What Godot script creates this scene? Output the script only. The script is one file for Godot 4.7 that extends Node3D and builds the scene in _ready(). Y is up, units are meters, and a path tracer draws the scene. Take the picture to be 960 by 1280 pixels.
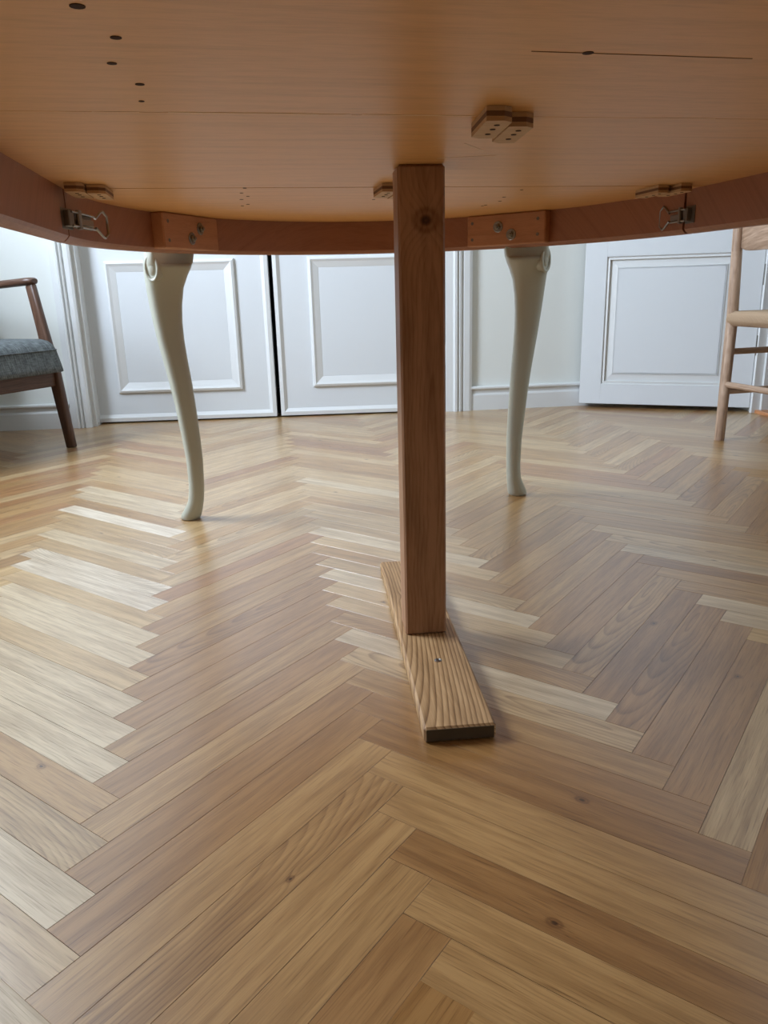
extends Node3D
# A look along the floor under an extending oval dining table, in a white panelled room with an oak herringbone floor.

const BLOCK_W := 0.051            # width of a floor block, metres
const BLOCK_L := 0.44889          # its length
const EYE_Y := 0.54682
const ROOM_TURN := 0.1115         # the far wall's turn about y
const ROOM_AT := Vector3(0, 0, -3.406)
const ROOM_H := 3.3

var taken := {}
var rng := RandomNumberGenerator.new()
var ua := 0                       # grain axis used by uv_at()
var us := Vector2(1, 1)
var uo := Vector2.ZERO
var M := {}

# ---------------------------------------------------------------- naming
func numbered(parent: Node, called: String) -> String:
	var key := "%d/%s" % [parent.get_instance_id(), called]
	var n: int = taken.get(key, 0)
	taken[key] = n + 1
	return called if n == 0 else "%s_%03d" % [called, n]

func tag(o: Node, label: String, category := "", group := "", kind := "") -> Node:
	if label: o.set_meta("label", label)
	if category: o.set_meta("category", category)
	if group: o.set_meta("group", group)
	if kind: o.set_meta("kind", kind)
	return o

func thing(called: String, label: String, category: String, at := Vector3.ZERO, turn := 0.0, kind := "", group := "") -> Node3D:
	var o := Node3D.new()
	o.name = numbered(self, called)
	add_child(o, true)
	o.position = at
	o.rotation.y = turn
	tag(o, label, category, group, kind)
	return o

func put(called: String, mesh: Mesh, mat: Material, parent: Node, xf := Transform3D.IDENTITY) -> MeshInstance3D:
	var o := MeshInstance3D.new()
	o.mesh = mesh
	o.material_override = mat
	o.name = numbered(parent, called)
	o.transform = xf
	parent.add_child(o, true)
	return o

func part(called: String, st: SurfaceTool, mat: Material, parent: Node, xf := Transform3D.IDENTITY) -> MeshInstance3D:
	return put(called, done(st), mat, parent, xf)

# ---------------------------------------------------------------- mesh building
func begin() -> SurfaceTool:
	var st := SurfaceTool.new()
	st.begin(Mesh.PRIMITIVE_TRIANGLES)
	st.set_smooth_group(-1)
	return st

func done(st: SurfaceTool) -> ArrayMesh:
	st.generate_normals()
	return st.commit()

func grain(axis: int, scale := Vector2(1, 1), offset := Vector2.ZERO) -> void:
	ua = axis
	us = scale
	uo = offset

func uv_at(p: Vector3) -> Vector2:
	return Vector2(p[ua] * us.x + uo.x, (p[(ua + 1) % 3] + p[(ua + 2) % 3]) * us.y + uo.y)

func face(st: SurfaceTool, pts: Array, from_inside: Vector3, xf := Transform3D.IDENTITY) -> void:
	# a convex polygon, turned so that its front looks away from from_inside
	var n: Vector3 = (pts[1] - pts[0]).cross(pts[2] - pts[0])
	if n.length_squared() < 1e-20 and pts.size() > 3:
		n = (pts[2] - pts[0]).cross(pts[3] - pts[0])
	var mid := Vector3.ZERO
	for p in pts: mid += p
	mid /= pts.size()
	var out := n.dot(mid - from_inside) > 0.0
	for i in range(1, pts.size() - 1):
		var t := [pts[0], pts[i + 1], pts[i]] if out else [pts[0], pts[i], pts[i + 1]]
		for p in t:
			st.set_uv(uv_at(p))
			st.add_vertex(xf * (p as Vector3))

func cbox(st: SurfaceTool, centre: Vector3, size: Vector3, c := 0.002, basis := Basis.IDENTITY) -> void:
	# a box with chamfered edges
	st.set_smooth_group(-1)
	var h := size * 0.5
	c = minf(c, minf(h.x, minf(h.y, h.z)) * 0.9)
	var xf := Transform3D(basis, centre)
	var v := func(s: Vector3, axis: int) -> Vector3:
		var p := Vector3(s.x * (h.x - c), s.y * (h.y - c), s.z * (h.z - c))
		p[axis] = s[axis] * h[axis]
		return p
	for a in 3:
		var b := (a + 1) % 3
		var d := (a + 2) % 3
		for s in [-1.0, 1.0]:
			var pts := []
			for q in [[-1.0, -1.0], [1.0, -1.0], [1.0, 1.0], [-1.0, 1.0]]:
				var sg := Vector3.ZERO
				sg[a] = s
				sg[b] = q[0]
				sg[d] = q[1]
				pts.append(v.call(sg, a))
			face(st, pts, Vector3.ZERO, xf)
	if c <= 0.0: return
	for a in 3:                   # edges that run along a
		var b := (a + 1) % 3
		var d := (a + 2) % 3
		for q in [[-1.0, -1.0], [1.0, -1.0], [1.0, 1.0], [-1.0, 1.0]]:
			var s0 := Vector3.ZERO
			s0[a] = -1.0
			s0[b] = q[0]
			s0[d] = q[1]
			var s1 := s0
			s1[a] = 1.0
			face(st, [v.call(s0, b), v.call(s1, b), v.call(s1, d), v.call(s0, d)], Vector3.ZERO, xf)
	for x in [-1.0, 1.0]:
		for y in [-1.0, 1.0]:
			for z in [-1.0, 1.0]:
				var s := Vector3(x, y, z)
				face(st, [v.call(s, 0), v.call(s, 1), v.call(s, 2)], Vector3.ZERO, xf)

func box_of(centre: Vector3, size: Vector3, c := 0.002, basis := Basis.IDENTITY) -> SurfaceTool:
	var st := begin()
	cbox(st, centre, size, c, basis)
	return st

func prism(st: SurfaceTool, poly: PackedVector2Array, y0: float, y1: float, c := 0.0, xf := Transform3D.IDENTITY) -> void:
	# a convex polygon in x, z raised from y0 to y1, with a chamfer c round its upper edge
	st.set_smooth_group(-1)
	var mid := Vector2.ZERO
	for p in poly: mid += p
	mid /= poly.size()
	var inside := Vector3(mid.x, (y0 + y1) * 0.5, mid.y)
	var top := poly
	if c > 0.0:
		var r := Geometry2D.offset_polygon(poly, -c, Geometry2D.JOIN_MITER)
		if r.size() == 1 and r[0].size() == poly.size():
			# line the rings up by nearest corner
			var q: PackedVector2Array = r[0]
			top = PackedVector2Array()
			for p in poly:
				var best := q[0]
				for k in q:
					if k.distance_squared_to(p) < best.distance_squared_to(p): best = k
				top.append(best)
		else:
			c = 0.0
	var lid := []
	var n := poly.size()
	for p in top: lid.append(Vector3(p.x, y1, p.y))
	face(st, lid, inside, xf)
	for i in n:
		var j := (i + 1) % n
		var a := Vector3(poly[i].x, y1 - c, poly[i].y)
		var b := Vector3(poly[j].x, y1 - c, poly[j].y)
		face(st, [a, b, Vector3(b.x, y0, b.z), Vector3(a.x, y0, a.z)], inside, xf)
		if c > 0.0:
			face(st, [a, b, lid[j], lid[i]], inside, xf)

func extrude(st: SurfaceTool, prof: PackedVector2Array, length: float, xf := Transform3D.IDENTITY) -> void:
	# a closed profile in local x, y drawn along +z for length, ends closed
	st.set_smooth_group(-1)
	var ccw := not Geometry2D.is_polygon_clockwise(prof)
	var n := prof.size()
	for i in n:
		var p := prof[i]
		var q := prof[(i + 1) % n]
		var e := q - p
		var out := Vector2(e.y, -e.x) if ccw else Vector2(-e.y, e.x)
		var m := (p + q) * 0.5 - out.normalized() * 0.01
		face(st, [Vector3(p.x, p.y, 0), Vector3(q.x, q.y, 0), Vector3(q.x, q.y, length), Vector3(p.x, p.y, length)], Vector3(m.x, m.y, length * 0.5), xf)
	var t := Geometry2D.triangulate_polygon(prof)
	for i in range(0, t.size(), 3):
		for z in [0.0, length]:
			face(st, [Vector3(prof[t[i]].x, prof[t[i]].y, z), Vector3(prof[t[i + 1]].x, prof[t[i + 1]].y, z), Vector3(prof[t[i + 2]].x, prof[t[i + 2]].y, z)], Vector3(prof[t[i]].x, prof[t[i]].y, length * 0.5), xf)

func skin(st: SurfaceTool, rings: Array, closed := true, caps := true, smooth := true) -> void:
	# joins rings of points (all of one count) into a tube
	var n: int = rings[0].size()
	st.set_smooth_group(0 if smooth else -1)
	var mids := []
	for r in rings:
		var m := Vector3.ZERO
		for p in r: m += p
		mids.append(m / n)
	for k in rings.size() - 1:
		var inside: Vector3 = (mids[k] + mids[k + 1]) * 0.5
		for i in (n if closed else n - 1):
			var j := (i + 1) % n
			face(st, [rings[k][i], rings[k][j], rings[k + 1][j], rings[k + 1][i]], inside)
	if caps:
		st.set_smooth_group(-1)
		var last := rings.size() - 1
		for k in [0, last]:
			var other: Vector3 = mids[1] if k == 0 else mids[last - 1]
			for i in n:
				face(st, [mids[k], rings[k][i], rings[k][(i + 1) % n]], other)

func oval(c: Vector3, x: Vector3, y: Vector3, n := 16, power := 2.0) -> Array:
	var r := []
	for i in n:
		var t := TAU * i / n
		var cs := cos(t)
		var sn := sin(t)
		r.append(c + x * signf(cs) * pow(absf(cs), 2.0 / power) + y * signf(sn) * pow(absf(sn), 2.0 / power))
	return r

func tube(st: SurfaceTool, path: Array, r: float, n := 8, loop := false) -> void:
	var rings := []
	var m := path.size()
	var side := Vector3.ZERO
	for i in m:
		var a: Vector3 = path[(i - 1 + m) % m] if loop or i > 0 else path[0]
		var b: Vector3 = path[(i + 1) % m] if loop or i < m - 1 else path[m - 1]
		var d := (b - a).normalized()
		if side == Vector3.ZERO:
			side = d.cross(Vector3.UP if absf(d.y) < 0.9 else Vector3.RIGHT).normalized()
		side = (side - d * side.dot(d)).normalized()
		rings.append(oval(path[i], side * r, d.cross(side) * r, n))
	if loop: rings.append(rings[0])
	skin(st, rings, true, not loop)

func bar(st: SurfaceTool, a: Vector3, b: Vector3, wa: Vector2, wb: Vector2, across: Vector3, n := 16, power := 4.0) -> void:
	# a straight member from a to b with an oval or squarish section (half widths wa, wb)
	var d := (b - a).normalized()
	var x := (across - d * across.dot(d)).normalized()
	var y := d.cross(x)
	var rings := []
	for k in 7:
		var t := k / 6.0
		var w := wa.lerp(wb, t)
		if k == 0 or k == 6: w *= 0.94
		var tt := t
		if k == 1: tt = 0.012
		if k == 5: tt = 0.988
		rings.append(oval(a.lerp(b, tt), x * w.x, y * w.y, n, power))
	skin(st, rings)

func lathe(st: SurfaceTool, prof: Array, xf := Transform3D.IDENTITY, n := 16) -> void:
	# [radius, height] pairs turned about local y
	var rings := []
	for p in prof:
		rings.append(oval(xf * Vector3(0, p[1], 0), xf.basis.x * p[0], xf.basis.z * p[0], n))
	skin(st, rings, true, true, false)

# ---------------------------------------------------------------- materials
func plain(c: Color, rough := 0.6, spec := 0.5) -> StandardMaterial3D:
	var m := StandardMaterial3D.new()
	m.albedo_color = c
	m.roughness = rough
	m.metallic_specular = spec
	return m

func wooden(t: Texture2D, c: Color, rough := 0.5, spec := 0.5) -> StandardMaterial3D:
	var m := plain(c, rough, spec)
	m.albedo_texture = t
	return m

func noise(seed_: int, freq: float, oct := 2) -> FastNoiseLite:
	var f := FastNoiseLite.new()
	f.seed = seed_
	f.frequency = freq
	f.noise_type = FastNoiseLite.TYPE_SIMPLEX_SMOOTH
	f.fractal_octaves = oct
	return f

func wood_image(w: int, h: int, strips: int, length: float, width: float, seed_: int, ring_gap: float, ring_dark: float, pore_dark: float, low_dark: float, knots: Array, warm: Vector3, wave := 1.0) -> ImageTexture:
	# strips of sawn wood, each with its own heart, rings, pores and knots; grain along u. knots: [strip, u, v, radius]
	var data := PackedByteArray()
	data.resize(w * h * 3)
	var n1 := noise(seed_, 1.0, 2)
	var n2 := noise(seed_ + 7, 1.0, 1)
	var n3 := noise(seed_ + 13, 1.0, 2)
	var r := RandomNumberGenerator.new()
	r.seed = seed_
	var sh := h / strips
	for s in strips:
		var heart := Vector2(r.randf() * length, (r.randf() * 1.6 - 0.3) * width)
		var taper := r.randf_range(0.0, 0.016) if r.randf() < 0.55 else r.randf_range(0.02, 0.05)
		var slope := r.randf_range(-0.02, 0.02)
		var gap := ring_gap * r.randf_range(0.75, 1.35)
		var tone := r.randf_range(-0.04, 0.04)
		var rd := ring_dark * r.randf_range(0.6, 1.2) * (2.1 if taper > 0.018 else 0.7)
		var kn := []
		for k in knots:
			if k[0] == s: kn.append(k)
		for j in sh:
			var y := (j + 0.5) / sh * width
			var row := (s * sh + j) * w * 3
			for i in w:
				var x := (i + 0.5) / w * length
				var dx := x - heart.x
				var wob := n1.get_noise_2d(x * 5.0 + s * 31.0, y * 18.0) * 0.006 + n1.get_noise_2d(x * 18.0 + s * 17.0, y * 40.0) * 0.0012
				var yy := y - heart.y + slope * dx + wob * wave
				var dark := 0.0
				for k in kn:
					var ku := (x - float(k[1]) * length)
					var kv := (y - float(k[2]) * width)
					var kr: float = k[3]
					var q := (ku * ku * 0.35 + kv * kv) / (kr * kr)
					yy += kr * 1.2 * exp(-q * 0.25) * signf(kv)
					dark += exp(-q * 1.6) * (0.55 + 0.25 * sin(sqrt(q) * 9.0))
				var g := sqrt(yy * yy + taper * dx * dx * taper * 20.0 + 0.00001) / gap
				var fr := g - floorf(g)
				var ring := fr * fr * fr
				if fr > 0.9: ring *= (1.0 - fr) * 10.0
				var pore := n2.get_noise_2d(x * 16.0 + s * 91.0, y * 1000.0)
				pore = clampf((pore - 0.25) * 2.2, 0.0, 1.0)
				var low := n3.get_noise_2d(x * 4.0 + s * 53.0, y * 60.0)
				var fine := n3.get_noise_2d(x * 25.0 + s * 11.0, y * 420.0)
				var v := 1.0 + tone - rd * ring - pore_dark * pore * (0.5 + ring) - low_dark * (0.5 + low) - 0.045 * fine - 0.75 * dark
				v = clampf(v, 0.08, 1.0)
				var o := row + i * 3
				data[o] = int(255.0 * pow(v, warm.x))
				data[o + 1] = int(255.0 * pow(v, warm.y))
				data[o + 2] = int(255.0 * pow(v, warm.z))
	var img := Image.create_from_data(w, h, false, Image.FORMAT_RGB8, data)
	img.generate_mipmaps()
	return ImageTexture.create_from_image(img)

func cloth_image(seed_: int) -> ImageTexture:
	var w := 256
	var data := PackedByteArray()
	data.resize(w * w * 3)
	var n1 := noise(seed_, 1.0, 1)
	for j in w:
		for i in w:
			var a := n1.get_noise_2d(i * 0.6, j * 0.04)
			var b := n1.get_noise_2d(i * 0.04 + 99.0, j * 0.6)
			var v := clampf(0.78 + 0.22 * a + 0.12 * b + (0.05 if (i + j) % 2 == 0 else -0.05), 0.0, 1.0)
			var o := (j * w + i) * 3
			data[o] = int(255 * v)
			data[o + 1] = int(255 * v)
			data[o + 2] = int(255 * v)
	var img := Image.create_from_data(w, w, false, Image.FORMAT_RGB8, data)
	img.generate_mipmaps()
	return ImageTexture.create_from_image(img)

func materials() -> void:
	var warm := Vector3(1.0, 1.25, 1.6)
	M.oak = []
	for a in 2:
		M.oak.append(wood_image(1024, 1024, 8, BLOCK_L, BLOCK_W, 11 + a * 40, 0.0048, 0.10, 0.17, 0.12,
			[[0, 0.3, 0.7, 0.0042], [5, 0.62, 0.3, 0.005]] if a == 0 else [[1, 0.4, 0.25, 0.0032]], warm, 0.6))
	M.beech_t = wood_image(1024, 1024, 1, 1.4, 1.4, 301, 0.05, 0.02, 0.01, 0.04, [], Vector3(1.0, 1.2, 1.5))
	M.pine_t = wood_image(1024, 256, 1, 0.72, 0.075, 411, 0.0032, 0.17, 0.05, 0.12, [[0, 0.125, 0.55, 0.010]], Vector3(1.0, 1.25, 1.6), 0.35)
	M.pine_t2 = wood_image(1024, 256, 1, 0.64, 0.12, 77, 0.0042, 0.23, 0.05, 0.12, [[0, 0.31, 0.42, 0.005]], Vector3(1.0, 1.2, 1.5), 0.12)
	M.dark_t = wood_image(512, 128, 1, 0.6, 0.12, 91, 0.006, 0.22, 0.15, 0.14, [], Vector3(1.0, 1.2, 1.4))
	M.cloth_t = cloth_image(5)
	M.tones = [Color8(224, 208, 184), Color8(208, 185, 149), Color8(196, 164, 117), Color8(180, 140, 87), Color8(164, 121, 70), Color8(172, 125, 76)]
	M.floor = []
	for t in M.tones:
		for a in 2:
			var m := wooden(M.oak[a], t, 0.3, 0.75)
			m.clearcoat_enabled = true
			m.clearcoat = 0.7
			m.clearcoat_roughness = 0.38
			M.floor.append(m)
	M.floor_mixed = wooden(M.oak[0], Color.WHITE, 0.3, 0.75)
	M.floor_mixed.vertex_color_use_as_albedo = true
	M.under = plain(Color8(92, 68, 44), 0.9)
	M.wall = plain(Color8(226, 228, 222), 0.75, 0.3)
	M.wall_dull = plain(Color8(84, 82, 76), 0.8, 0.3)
	M.trim = plain(Color8(220, 221, 219), 0.38)
	M.door = plain(Color8(216, 219, 220), 0.38)
	M.ceiling = plain(Color8(206, 204, 198), 0.9, 0.2)
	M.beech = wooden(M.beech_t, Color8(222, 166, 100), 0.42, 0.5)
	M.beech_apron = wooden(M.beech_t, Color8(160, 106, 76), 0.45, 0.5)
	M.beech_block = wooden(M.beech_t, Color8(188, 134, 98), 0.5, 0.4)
	M.ply = wooden(M.beech_t, Color8(200, 164, 124), 0.6, 0.3)
	M.ply_dark = plain(Color8(120, 84, 54), 0.7)
	M.hole = plain(Color8(58, 34, 18), 0.9)
	M.scratch = plain(Color8(236, 204, 166), 0.7)
	M.hole_soft = plain(Color8(118, 78, 44), 0.8)
	M.leg_paint = plain(Color8(180, 180, 164), 0.35)
	M.pine = wooden(M.pine_t, Color8(176, 132, 98), 0.5)
	M.pine_foot = wooden(M.pine_t2, Color8(196, 158, 112), 0.55)
	M.pine_end = plain(Color8(84, 70, 50), 0.8)
	M.steel = plain(Color8(150, 148, 142), 0.3)
	M.steel.metallic = 0.9
	M.steel_dark = plain(Color8(120, 114, 106), 0.4)
	M.steel_dark.metallic = 0.6
	M.walnut = wooden(M.dark_t, Color8(100, 72, 56), 0.4)
	M.light_oak = wooden(M.dark_t, Color8(192, 164, 140), 0.5)
	M.cloth = wooden(M.cloth_t, Color8(126, 131, 131), 0.95, 0.2)
	M.cloth.uv1_scale = Vector3(3.0, 3.0, 3.0)
	M.cord = plain(Color8(186, 160, 132), 0.85, 0.2)
	M.threshold = wooden(M.dark_t, Color8(212, 150, 104), 0.45)
	M.dark_gap = plain(Color8(40, 40, 42), 0.9)
	M.glass = plain(Color(0.9, 0.95, 1.0, 0.06), 0.02)
	M.glass.transparency = BaseMaterial3D.TRANSPARENCY_ALPHA

# ---------------------------------------------------------------- floor
func walk(turn: float) -> Vector2:
	var a := -0.1627 + turn
	return Vector2(sin(a), -cos(a))

func room_xf(s := 0.0, y := 0.0, d := 0.0) -> Transform3D:
	var b := Basis(Vector3.UP, ROOM_TURN)
	return Transform3D(b, ROOM_AT + b * Vector3(s, y, d))

func floor_of_room() -> void:
	var slab := thing("floor", "oak herringbone parquet floor running across the whole room", "floor", ROOM_AT, ROOM_TURN, "structure")
	var st := begin()
	cbox(st, Vector3(-0.55, -0.062, 3.9), Vector3(6.2, 0.1, 10.4), 0.0)
	part("subfloor", st, M.under, slab)
	var u := walk(PI / 4) * BLOCK_W
	var v := walk(3 * PI / 4) * BLOCK_W
	var n := BLOCK_L / BLOCK_W
	var step := u - v
	var first := Vector2(-5.3207, -10.3526) * BLOCK_W - u
	var inv := slab.transform.affine_inverse()
	var bounds := PackedVector2Array()   # the floor of the room and of the hall beyond the doorway, in world x, z
	for q in [Vector3(-2.04, 0, -0.16), Vector3(1.52, 0, -0.16), Vector3(1.52, 0, 9.0), Vector3(-2.04, 0, 9.0)]:
		var p: Vector3 = slab.transform * q
		bounds.append(Vector2(p.x, p.z))
	# tones seen in the photograph: column of blocks, then the block in it (0 palest .. 4 darkest, 5 reddish)
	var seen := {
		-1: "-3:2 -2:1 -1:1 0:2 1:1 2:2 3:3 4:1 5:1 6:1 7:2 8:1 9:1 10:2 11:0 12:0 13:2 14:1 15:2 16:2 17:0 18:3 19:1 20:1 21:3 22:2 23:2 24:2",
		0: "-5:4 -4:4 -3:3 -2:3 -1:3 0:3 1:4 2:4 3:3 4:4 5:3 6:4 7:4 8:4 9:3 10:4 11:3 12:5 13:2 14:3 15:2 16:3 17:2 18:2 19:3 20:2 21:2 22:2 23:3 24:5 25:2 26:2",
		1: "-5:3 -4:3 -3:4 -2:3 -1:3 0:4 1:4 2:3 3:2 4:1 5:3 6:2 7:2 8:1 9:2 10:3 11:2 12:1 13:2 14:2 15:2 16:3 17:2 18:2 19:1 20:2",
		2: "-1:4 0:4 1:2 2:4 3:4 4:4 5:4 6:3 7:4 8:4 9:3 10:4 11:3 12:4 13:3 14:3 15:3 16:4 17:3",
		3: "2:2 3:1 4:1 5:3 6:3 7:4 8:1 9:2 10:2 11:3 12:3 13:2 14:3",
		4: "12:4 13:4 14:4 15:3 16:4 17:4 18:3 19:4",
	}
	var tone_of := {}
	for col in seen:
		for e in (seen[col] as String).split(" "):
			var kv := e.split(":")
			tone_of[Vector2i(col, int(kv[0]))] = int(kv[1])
	# sixteen shared whole blocks, one for each strip of the two grain pictures
	var whole := []
	var half := Vector2(BLOCK_L, BLOCK_W) * 0.5 - Vector2(0.00018, 0.00018)
	for s in 8:
		grain(0, Vector2(0.98 / BLOCK_L, 0.115 / BLOCK_W), Vector2(0.5, (s + 0.5) / 8.0))
		var b := begin()
		prism(b, PackedVector2Array([Vector2(-half.x, -half.y), Vector2(half.x, -half.y), Vector2(half.x, half.y), Vector2(-half.x, half.y)]), -0.012, 0.0, 0.0002)
		whole.append(done(b))
	var cam_inv := get_node("camera").transform.affine_inverse() as Transform3D
	var items := []
	rng.seed = 20
	for col in range(-14, 16):
		var c := first
		if col >= 0:
			for i in col: c += n * (u if i % 2 == 0 else v)
		else:
			for i in range(-1, col - 1, -1): c -= n * (u if posmod(i, 2) == 0 else v)
		var along := u if posmod(col, 2) == 0 else v
		var across := v if posmod(col, 2) == 0 else u
		for k in range(-130, 95):
			var p := c + step * k
			var poly := PackedVector2Array([p, p + n * along, p + n * along + across, p + across])
			var mid := (poly[0] + poly[2]) * 0.5
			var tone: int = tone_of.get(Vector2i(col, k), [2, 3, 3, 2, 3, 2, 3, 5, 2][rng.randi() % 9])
			var pick := rng.randi()
			var lift := rng.randf_range(-0.00015, 0.0)
			var cuts := Geometry2D.intersect_polygons(poly, bounds)
			if cuts.is_empty(): continue
			var full := true
			for q in poly:
				if not Geometry2D.is_point_in_polygon(q, bounds): full = false
			var size := 0.0
			for f in [0.1, 0.3, 0.5, 0.7, 0.9]:
				var e: Vector2 = mid + (f - 0.5) * n * along
				var ce := cam_inv * Vector3(e.x, 0, e.y)
				if ce.z < -0.2 and absf(ce.x / -ce.z) < 0.5 and absf(ce.y / -ce.z) < 0.667 and Geometry2D.is_point_in_polygon(e, bounds):
					size += 1.0 / (ce.z * ce.z)
			items.append({"poly": cuts[0], "mid": mid, "along": along.normalized(), "tone": tone, "pick": pick, "lift": lift, "full": full, "size": size})
	items.sort_custom(func(x, y): return x.size > y.size)
	var rest := begin()
	for i in items.size():
		var it: Dictionary = items[i]
		var strip: int = (it.pick >> 3) % 8
		var d: Vector2 = it.along
		if (it.pick >> 8) % 2 == 1: d = -d
		var bx := Vector3(d.x, 0, d.y)
		var at := Transform3D(Basis(bx, Vector3.UP, bx.cross(Vector3.UP)), Vector3(it.mid.x, it.lift, it.mid.y))
		if i < 300 and it.size > 0.0:
			var mesh: Mesh = whole[strip]
			if not it.full:
				grain(0, Vector2(0.98 / BLOCK_L, 0.115 / BLOCK_W), Vector2(0.5, (strip + 0.5) / 8.0))
				mesh = cut_block(begin(), it.poly, at)
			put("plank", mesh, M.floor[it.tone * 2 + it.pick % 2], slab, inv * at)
		else:
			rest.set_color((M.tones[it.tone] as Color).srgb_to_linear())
			grain(0, Vector2(0.98 / BLOCK_L, 0.115 / BLOCK_W), Vector2(0.5, (strip + 0.5) / 8.0))
			var poly := PackedVector2Array()
			var ai := at.affine_inverse()
			for q in it.poly:
				var l := ai * Vector3(q.x, 0, q.y)
				poly.append(Vector2(l.x, l.z))
			prism(rest, poly, -0.012, 0.0, 0.0, inv * at)
	var o := part("outer_planks", rest, M.floor_mixed, slab)
	o.set_meta("kind", "stuff")

func cut_block(st: SurfaceTool, poly: PackedVector2Array, at: Transform3D) -> Mesh:
	var ai := at.affine_inverse()
	var p := PackedVector2Array()
	for q in poly:
		var l := ai * Vector3(q.x, 0, q.y)
		p.append(Vector2(l.x, l.z))
	prism(st, p, -0.012, 0.0, 0.0)
	return done(st)

# ---------------------------------------------------------------- room shell
func shell(called: String, label: String, category: String, boxes: Array, mat: Material) -> MeshInstance3D:
	# boxes: [s0, s1, y0, y1, d0, d1] in the room's own axes
	grain(0)
	var st := begin()
	for b in boxes:
		cbox(st, Vector3(b[0] + b[1], b[2] + b[3], b[4] + b[5]) * 0.5, Vector3(b[1] - b[0], b[3] - b[2], b[5] - b[4]), 0.0)
	var o := part(called, st, mat, self, room_xf())
	tag(o, label, category, "", "structure")
	return o

func room() -> void:
	var S0 := -2.05
	var S1 := 1.52
	var D1 := 9.0
	# the far wall with the opening of the double door
	shell("wall_back", "white far wall on both sides of and above the double doors", "wall",
		[[S0 - 0.3, -1.24, 0, ROOM_H, -0.16, 0], [0.30, S1 + 0.15, 0, ROOM_H, -0.16, 0], [-1.24, 0.30, 2.12, ROOM_H, -0.16, 0]], M.wall)
	shell("wall_closet", "walls of the dark space behind the double doors", "wall",
		[[-1.5, -1.4, 0, ROOM_H, -1.1, -0.16], [0.42, 0.52, 0, ROOM_H, -1.1, -0.16], [-1.5, 0.52, 0, ROOM_H, -1.2, -1.1]], M.wall)
	# left wall with one tall window
	var wins := [[0.85, 1.95]]
	var lw := [[S0 - 0.3, S0, 0, 1.05, 0, D1], [S0 - 0.3, S0, 2.55, ROOM_H, 0, D1]]
	var at := 0.0
	for w in wins:
		lw.append([S0 - 0.3, S0, 1.05, 2.55, at, w[0]])
		at = w[1]
	lw.append([S0 - 0.3, S0, 1.05, 2.55, at, D1])
	shell("wall_left", "white left wall with tall windows", "wall", lw, M.wall)
	shell("wall_right", "white right wall with an open doorway beside the panelled door", "wall",
		[[S1, S1 + 0.15, 0, ROOM_H, -0.16, 0.385], [S1, S1 + 0.15, 0, ROOM_H, 1.15, D1], [S1, S1 + 0.15, 2.12, ROOM_H, 0.385, 1.15]], M.wall)
	shell("wall_hall", "pale walls of the hall beyond the right doorway", "wall",
		[[S1 + 0.15, 2.75, 0, ROOM_H, -0.02, 0.06], [S1 + 0.15, 2.75, 0, ROOM_H, 1.6, 1.7], [2.65, 2.75, 0, ROOM_H, 0.06, 1.6]], M.wall)
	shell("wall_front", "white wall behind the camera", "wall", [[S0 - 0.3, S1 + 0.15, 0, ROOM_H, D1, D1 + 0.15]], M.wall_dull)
	shell("ceiling", "white ceiling of the room", "ceiling", [[S0 - 0.35, 2.8, ROOM_H, ROOM_H + 0.12, -1.25, D1 + 0.2]], M.ceiling)
	# floor of the hall
	var th := thing("trim_1", "orange brown wooden threshold boards in the right doorway", "threshold", room_xf(S1, 0, 0.385).origin, ROOM_TURN, "structure")
	for i in 5:
		grain(2, Vector2(1.5, 6.0), Vector2(0.1, i * 0.17))
		part("threshold_board", box_of(Vector3(0.024 + i * 0.05, -0.002 + 0.006, 0.3825), Vector3(0.048, 0.016, 0.76), 0.003), M.threshold, th)
	shell("trim_2", "pale floor of the hall beyond the right doorway", "floor", [[S1 + 0.25, 2.7, -0.012, 0.0, 0.0, 1.65]], M.threshold)
	# windows
	for i in wins.size():
		window(i + 1, S0, wins[i][0], wins[i][1])
	# baseboards
	var prof := PackedVector2Array([Vector2(0, 0), Vector2(0.016, 0), Vector2(0.016, 0.066), Vector2(0.013, 0.072), Vector2(0.010, 0.074), Vector2(0.010, 0.088), Vector2(0.013, 0.090), Vector2(0.022, 0.096), Vector2(0.022, 0.102), Vector2(0.018, 0.106), Vector2(0, 0.106)])
	baseboard("baseboard_left", "white moulded baseboard behind the armchair, left of the double doors", prof, -2.05, -1.325)
	baseboard("baseboard_right", "white moulded baseboard between the double doors and the open door", prof, 0.405, S1)
	# casings of the double door: a fluted board each side
	var cas := PackedVector2Array([Vector2(0, 0), Vector2(0, 0.020), Vector2(0.012, 0.024), Vector2(0.036, 0.024), Vector2(0.040, 0.016), Vector2(0.044, 0.016), Vector2(0.048, 0.026), Vector2(0.056, 0.028), Vector2(0.060, 0.020), Vector2(0.064, 0.020), Vector2(0.068, 0.030), Vector2(0.078, 0.030), Vector2(0.084, 0.022), Vector2(0.115, 0.018), Vector2(0.115, 0)])
	var b := Basis(Vector3.UP, ROOM_TURN)
	for side in 2:
		var o := thing("trim_%d" % (3 + side), ["white fluted door casing beside the armchair", "white fluted door casing right of the double doors"][side], "door casing", room_xf([-1.24, 0.29][side], 0, 0).origin, ROOM_TURN, "structure")
		var p := PackedVector2Array()
		for q in cas: p.append(Vector2(q.x * (-0.72 if side == 0 else 1.0), q.y) if side == 0 else Vector2(0.115 - q.x, q.y))
		grain(0)
		var st := begin()
		# profile x across, y out of the wall, drawn upward
		var up := Transform3D(Basis(Vector3.RIGHT, Vector3.BACK, Vector3.UP), Vector3.ZERO)
		extrude(st, p, 2.2, up)
		part("casing", st, M.trim, o)
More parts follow.
